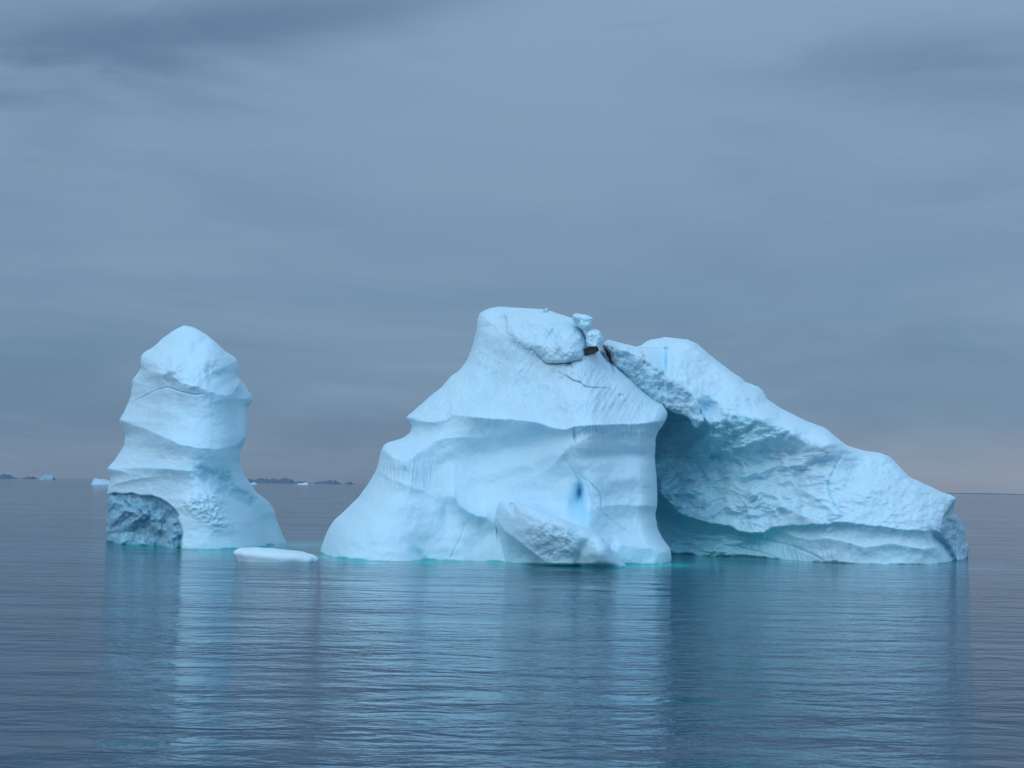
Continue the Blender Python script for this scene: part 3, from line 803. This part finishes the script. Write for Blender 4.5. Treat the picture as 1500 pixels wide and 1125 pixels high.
ff = np.stack([a.ravel(), b.ravel(), np.roll(b, -1, 1).ravel(), np.roll(a, -1, 1).ravel()], 1)
floe = mesh_obj('ice_floe', fv, ff, ICE_FLOE)
set_props(floe, 'low smooth white floe lying flat on the water between the two big icebergs', 'ice floe')

# =================================================================== far icebergs and islands
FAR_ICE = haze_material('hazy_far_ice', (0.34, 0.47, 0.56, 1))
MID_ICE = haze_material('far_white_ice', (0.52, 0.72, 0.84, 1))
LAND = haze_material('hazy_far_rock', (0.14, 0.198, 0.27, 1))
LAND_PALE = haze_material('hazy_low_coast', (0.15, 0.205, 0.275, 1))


def far_ridge(name, prof_px, ywater, mat, depth_px=10, mx=4, Yd=None, label=None, cat=None, kind=None, group=None, nseed=0.0, rough=.25):
    """a small closed hill: profile (x px, height px above its waterline), rounded front and back"""
    xs = np.array([p[0] for p in prof_px], float); hs = np.array([p[1] for p in prof_px], float)
    n = max(24, int((xs[-1] - xs[0]) * 1.5))
    X = np.linspace(xs[0], xs[-1], n)
    H = np.interp(X, xs, hs)
    H = np.maximum(H * (1 + rough * fbm(X / 4 + nseed, X * 0 + 1.5, 0.0, 3, .6)), 0.02)
    yw = ywater + HSL * (X - xs[0])
    D = Yd if Yd else float(water_y([xs[0]], [ywater])[0])
    px2m = D / FPX
    base = P(X, 0 * X + 700, np.full(n, D)); base[:, 2] = 0
    rows = []
    for k, (off, hh) in enumerate([(-1, -.3), (-.85, .25), (-.6, .62), (-.25, .92), (0, 1.0), (.4, .8), (1, -.3)]):
        v = base.copy()
        v[:, 1] += off * depth_px * px2m * (0.3 + H / max(hs))
        v[:, 2] = H * px2m * hh * (1 + (.18 * fbm(X / 3 + k * 3.3 + nseed, X * 0, 0.0, 2) if abs(off) < .9 else 0))
        rows.append(v)
    V = np.concatenate(rows)
    idx = np.arange(len(rows) * n).reshape(len(rows), n)
    a = idx[:-1, :-1]; b = idx[1:, :-1]
    F = np.stack([a.ravel(), (a + 1).ravel(), (b + 1).ravel(), b.ravel()], 1)
    o = mesh_obj(name, V, F, mat)
    return set_props(o, label, cat, group, kind)


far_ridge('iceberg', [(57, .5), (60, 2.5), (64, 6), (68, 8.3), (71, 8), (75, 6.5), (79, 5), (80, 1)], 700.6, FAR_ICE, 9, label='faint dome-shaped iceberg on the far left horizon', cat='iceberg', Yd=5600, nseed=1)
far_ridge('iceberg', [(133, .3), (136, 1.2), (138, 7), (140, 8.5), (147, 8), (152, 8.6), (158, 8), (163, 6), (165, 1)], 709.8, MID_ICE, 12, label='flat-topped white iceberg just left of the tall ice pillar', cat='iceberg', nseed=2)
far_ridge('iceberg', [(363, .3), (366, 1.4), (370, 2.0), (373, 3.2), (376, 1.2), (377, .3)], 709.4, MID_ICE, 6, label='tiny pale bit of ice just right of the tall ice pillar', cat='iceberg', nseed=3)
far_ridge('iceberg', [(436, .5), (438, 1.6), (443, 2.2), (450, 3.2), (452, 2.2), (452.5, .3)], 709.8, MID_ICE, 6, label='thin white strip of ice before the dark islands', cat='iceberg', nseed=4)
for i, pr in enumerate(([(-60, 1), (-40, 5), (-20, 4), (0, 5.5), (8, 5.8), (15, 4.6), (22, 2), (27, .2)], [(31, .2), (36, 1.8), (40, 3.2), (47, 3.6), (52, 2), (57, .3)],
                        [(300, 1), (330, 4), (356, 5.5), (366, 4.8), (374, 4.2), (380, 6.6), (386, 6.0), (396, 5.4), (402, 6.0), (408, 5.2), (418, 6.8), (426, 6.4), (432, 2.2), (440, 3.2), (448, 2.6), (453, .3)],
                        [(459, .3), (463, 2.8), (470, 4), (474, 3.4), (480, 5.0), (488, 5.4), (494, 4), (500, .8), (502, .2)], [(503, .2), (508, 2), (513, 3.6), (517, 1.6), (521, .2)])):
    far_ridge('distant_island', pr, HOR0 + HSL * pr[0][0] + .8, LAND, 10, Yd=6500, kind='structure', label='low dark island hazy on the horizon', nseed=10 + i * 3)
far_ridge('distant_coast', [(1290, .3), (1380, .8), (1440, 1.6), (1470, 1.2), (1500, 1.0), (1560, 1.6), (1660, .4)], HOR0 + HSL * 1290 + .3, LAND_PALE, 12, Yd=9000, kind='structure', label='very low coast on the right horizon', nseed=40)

# =================================================================== sea
ysp = np.concatenate([np.linspace(2, 30, 12)[:-1], np.linspace(30, 125, 120)[:-1], np.linspace(125, 185, 150)[:-1], np.geomspace(185, 45000, 90)])
tx = np.concatenate([-np.geomspace(30000, 62, 30)[:-1], np.linspace(-62, 62, 311), np.geomspace(62, 30000, 30)[1:]])
GX, GY = np.meshgrid(tx, ysp)
V = np.stack([GX.ravel(), GY.ravel(), 0 * GX.ravel()], 1)
# world-space foot outlines of the ice, used to colour the shallow water over the submerged ice shelves
def footline(bf, x0, x1, n=60, add=0.0):
    xs = np.linspace(x0, x1, n); Yv = bf(xs) + add
    p = P(xs, 0 * xs + 800, Yv); return [(q[0], q[1]) for q in p]
F1 = footline(tower_base, 300, 428)
F2 = footline(peak_base, 466, 985)
F3 = footline(slope_base, 985, 1340)
F4 = [(F1[-1][0], F1[-1][1] + 3), (F1[-1][0] + 4.5, F1[-1][1] + 6)]
def glow(line, w):
    d = segdist(GX, GY, line)
    return np.exp(-(d / (w * 3.0)))
sh = 0.8 * glow(F1, 1.5) + 1.1 * glow(F2, 1.7) + 0.75 * glow(F3, 2.4) + 1.0 * glow(F4, 3.5)
sh += 1.3 * np.exp(-(((GX - F2[-1][0] + 3.0) / 4) ** 2 + ((GY - F2[-1][1] + 2.0) / 4) ** 2)) 
sh += .45 * np.exp(-(np.hypot((GX - fc[0]) / 4.2, (GY - fc[1] + 2.5) / 2.2)) ** 2)
sh *= np.clip(.75 + .6 * fbm(GX / 3, GY / 5, 0.0, 3), 0, 1.4)
TT = np.zeros((GX.size, 3)); TT[:, 0] = np.clip(sh, 0, 1).ravel()
nxx = GX.shape[1]; idx = np.arange(GX.size).reshape(GX.shape)
a = idx[:-1, :-1]; b = idx[1:, :-1]
FF = np.stack([a.ravel(), (a + 1).ravel(), (b + 1).ravel(), b.ravel()], 1)

wm, N = new_mat('sea_water')
out = N.n('ShaderNodeOutputMaterial'); bs = N.n('ShaderNodeBsdfPrincipled')
geo = N.n('ShaderNodeNewGeometry'); pos = geo.outputs['Position']
at = N.n('ShaderNodeAttribute', attribute_name='tint')
sp = N.n('ShaderNodeSeparateColor'); N.l(at.outputs['Color'], sp.inputs[0])
col = N.mix(sp.outputs[0], (0.012, 0.050, 0.088, 1), (0.04, 0.50, 0.50, 1))
N.l(col, bs.inputs['Base Color'])
bs.inputs['IOR'].default_value = 1.33
bs.inputs['Specular Tint'].default_value = (0.76, 0.97, 1.0, 1)
bs.inputs['Roughness'].default_value = 0.06
w1 = N.noise(N.mapping(pos, (0.32, 0.70, 1), (0, 0, 0.16)), 1.0, 3, .5, .8)
w2 = N.noise(N.mapping(pos, (1.1, 1.8, 1), (0, 0, -0.28)), 1.0, 2, .5, .6)
w3 = N.noise(N.mapping(pos, (3.0, 5.0, 1), (0, 0, 0.2)), 1.0, 3, .55)
patch = N.noise(N.mapping(pos, (0.02, 0.05, 1)), 1.0, 3, .5)
pm = N.rng(patch, .35, .65, .35, 1.5)
w0 = N.noise(N.mapping(pos, (0.07, 0.22, 1), (0, 0, -.05)), 1.0, 2, .5, .4)
h = N.math('ADD', N.math('MULTIPLY', w1, 0.44), N.math('ADD', N.math('MULTIPLY', w2, 0.125), N.math('MULTIPLY', w3, 0.034)))
h = N.math('ADD', N.math('MULTIPLY', h, pm), N.math('MULTIPLY', w0, 0.75))
bp = N.n('ShaderNodeBump'); bp.inputs['Strength'].default_value = 0.55; bp.inputs['Distance'].default_value = 1.0
N.l(h, bp.inputs['Height']); N.l(bp.outputs[0], bs.inputs['Normal'])
N.l(bs.outputs[0], out.inputs[0])
sea = mesh_obj('sea', V, FF, wm, None, TT)
set_props(sea, 'calm grey-blue sea with small ripples', None, None, 'structure')

# =================================================================== sky and light
SUN_EL, SUN_AZ = 32.0, 208.0     # azimuth measured clockwise from +Y (view direction)
w = bpy.data.worlds.new('World'); scene.world = w; w.use_nodes = True
w.node_tree.nodes.clear(); N = NT(w.node_tree)
out = N.n('ShaderNodeOutputWorld'); bg = N.n('ShaderNodeBackground')
sky = N.n('ShaderNodeTexSky', sky_type='NISHITA', sun_disc=False)
sky.sun_elevation = math.radians(SUN_EL); sky.sun_rotation = math.radians(SUN_AZ)
tc = N.n('ShaderNodeTexCoord'); dv = tc.outputs['Generated']
sx = N.n('ShaderNodeSeparateXYZ'); N.l(dv, sx.inputs[0])
X_, Y_, Z_ = sx.outputs
el = N.math('MAXIMUM', Z_, 0.0)
ramp = N.n('ShaderNodeValToRGB'); cr = ramp.color_ramp
stops = [(0.0, (108, 129, 155)), (0.03, (98, 126, 156)), (0.07, (98, 129, 160)), (0.14, (111, 140, 170)), (0.20, (124, 151, 179)), (0.32, (136, 163, 191))]
cr.elements[0].position = 0; cr.elements[0].color = srgb(*stops[0][1])
cr.elements[1].position = 0.32; cr.elements[1].color = srgb(*stops[-1][1])
for p_, c_ in stops[1:-1]:
    e_ = cr.elements.new(p_); e_.color = srgb(*c_)
N.l(el, ramp.inputs[0])
c = ramp.outputs[0]
# faint warm band low on the right
warm = N.math('MULTIPLY', N.rng(X_, 0.0, 0.33), N.rng(N.math('ABSOLUTE', N.math('SUBTRACT', Z_, 0.012)), 0.0, 0.035, 1, 0), clamp=True)
c = N.mix(N.math('MULTIPLY', warm, 0.9), c, srgb(143, 143, 158))
# cloud structure: stretched noise on the dome
cl = N.noise(N.mapping(dv, (2.2, 2.2, 11.0), (0, math.radians(4), 0)), 1.6, 5, .55, .6)
c = N.mix(N.rng(cl, .40, .68, 0.0, .50), c, srgb(132, 159, 185))
cl2 = N.noise(N.mapping(dv, (3, 3, 13.0), (0, math.radians(-7), 0), (3.1, .4, 1.7)), 1.3, 5, .55, .8)
c = N.mix(N.rng(cl2, .52, .75, 0.0, .35), c, srgb(104, 128, 158))


def skyblob(px, py, rx, rz, tilt):
    d = ray([px], [py])[0]; d /= np.linalg.norm(d)
    dx = N.math('SUBTRACT', X_, float(d[0])); dz = N.math('SUBTRACT', Z_, float(d[2]))
    t = math.radians(tilt); ct, st_ = math.cos(t), math.sin(t)
    a = N.math('DIVIDE', N.math('ADD', N.math('MULTIPLY', dx, ct), N.math('MULTIPLY', dz, st_)), rx)
    b = N.math('DIVIDE', N.math('SUBTRACT', N.math('MULTIPLY', dz, ct), N.math('MULTIPLY', dx, st_)), rz)
    q = N.math('ADD', N.math('MULTIPLY', a, a), N.math('MULTIPLY', b, b))
    return N.math('MULTIPLY', N.math('EXPONENT', N.math('MULTIPLY', q, -1.0)), N.math('GREATER_THAN', Y_, 0.0))


wisp = N.noise(N.mapping(dv, (2.6, 2.6, 9), (0, math.radians(-16), 0)), 1.8, 7, .55, .5)
wf_ = N.rng(wisp, .40, .56, .25, 1.15)
for (px, py, rx, rz, ti, s_) in ((60, 110, .13, .035, 10, .85), (260, 50, .16, .022, 12, .8), (480, 20, .10, .012, 10, .45), (1400, 90, .14, .022, -2, .55), (330, 150, .10, .012, 4, .3)):
    m_ = N.math('MULTIPLY', skyblob(px, py, rx, rz, ti), N.math('MULTIPLY', wf_, s_), clamp=True)
    c = N.mix(m_, c, srgb(98, 124, 157))
# towards the zenith and behind the viewer the overcast is much brighter
zb = N.rng(Z_, 0.34, 0.95, 1.0, 1.55)
bk = N.rng(Y_, 0.2, -0.9, 1.0, 2.6)
bk = N.math('MULTIPLY', zb, bk)
mul = N.n('ShaderNodeVectorMath', operation='SCALE'); N.l(c, mul.inputs[0]); N.l(bk, mul.inputs['Scale'])
skys = N.n('ShaderNodeVectorMath', operation='SCALE'); N.l(sky.outputs[0], skys.inputs[0]); skys.inputs['Scale'].default_value = 0.10
fin = N.mix(0.93, skys.outputs[0], mul.outputs[0])
N.l(fin, bg.inputs[0]); bg.inputs[1].default_value = 1.0
N.l(bg.outputs[0], out.inputs[0])

sl = bpy.data.lights.new('sun', 'SUN'); sl.energy = 0.62; sl.angle = math.radians(22); sl.color = (1.0, 0.97, 0.93)
so = bpy.data.objects.new('sun', sl); COL.objects.link(so)
az, el_ = math.radians(SUN_AZ), math.radians(SUN_EL)
dirn = Vector((math.sin(az) * math.cos(el_), math.cos(az) * math.cos(el_), math.sin(el_)))
so.rotation_euler = dirn.to_track_quat('Z', 'Y').to_euler(); so.location = (0, -20, 60)

# =================================================================== camera
cam = bpy.data.cameras.new('camera'); co = bpy.data.objects.new('camera', cam); COL.objects.link(co)
cam.sensor_width = 36; cam.lens = FPX / 1500 * 36; cam.clip_end = 100000; cam.clip_start = .5
M = Matrix(((r_[0], u_[0], -f_[0], 0), (r_[1], u_[1], -f_[1], 0), (r_[2], u_[2], -f_[2], HCAM), (0, 0, 0, 1)))
co.matrix_world = M
scene.camera = co
scene.view_settings.view_transform = 'Standard'; scene.view_settings.look = 'None'
scene.view_settings.exposure = 0; scene.view_settings.gamma = 1
scene.render.engine = 'CYCLES'
try:
    scene.cycles.max_bounces = 6; scene.cycles.diffuse_bounces = 4
except Exception: pass
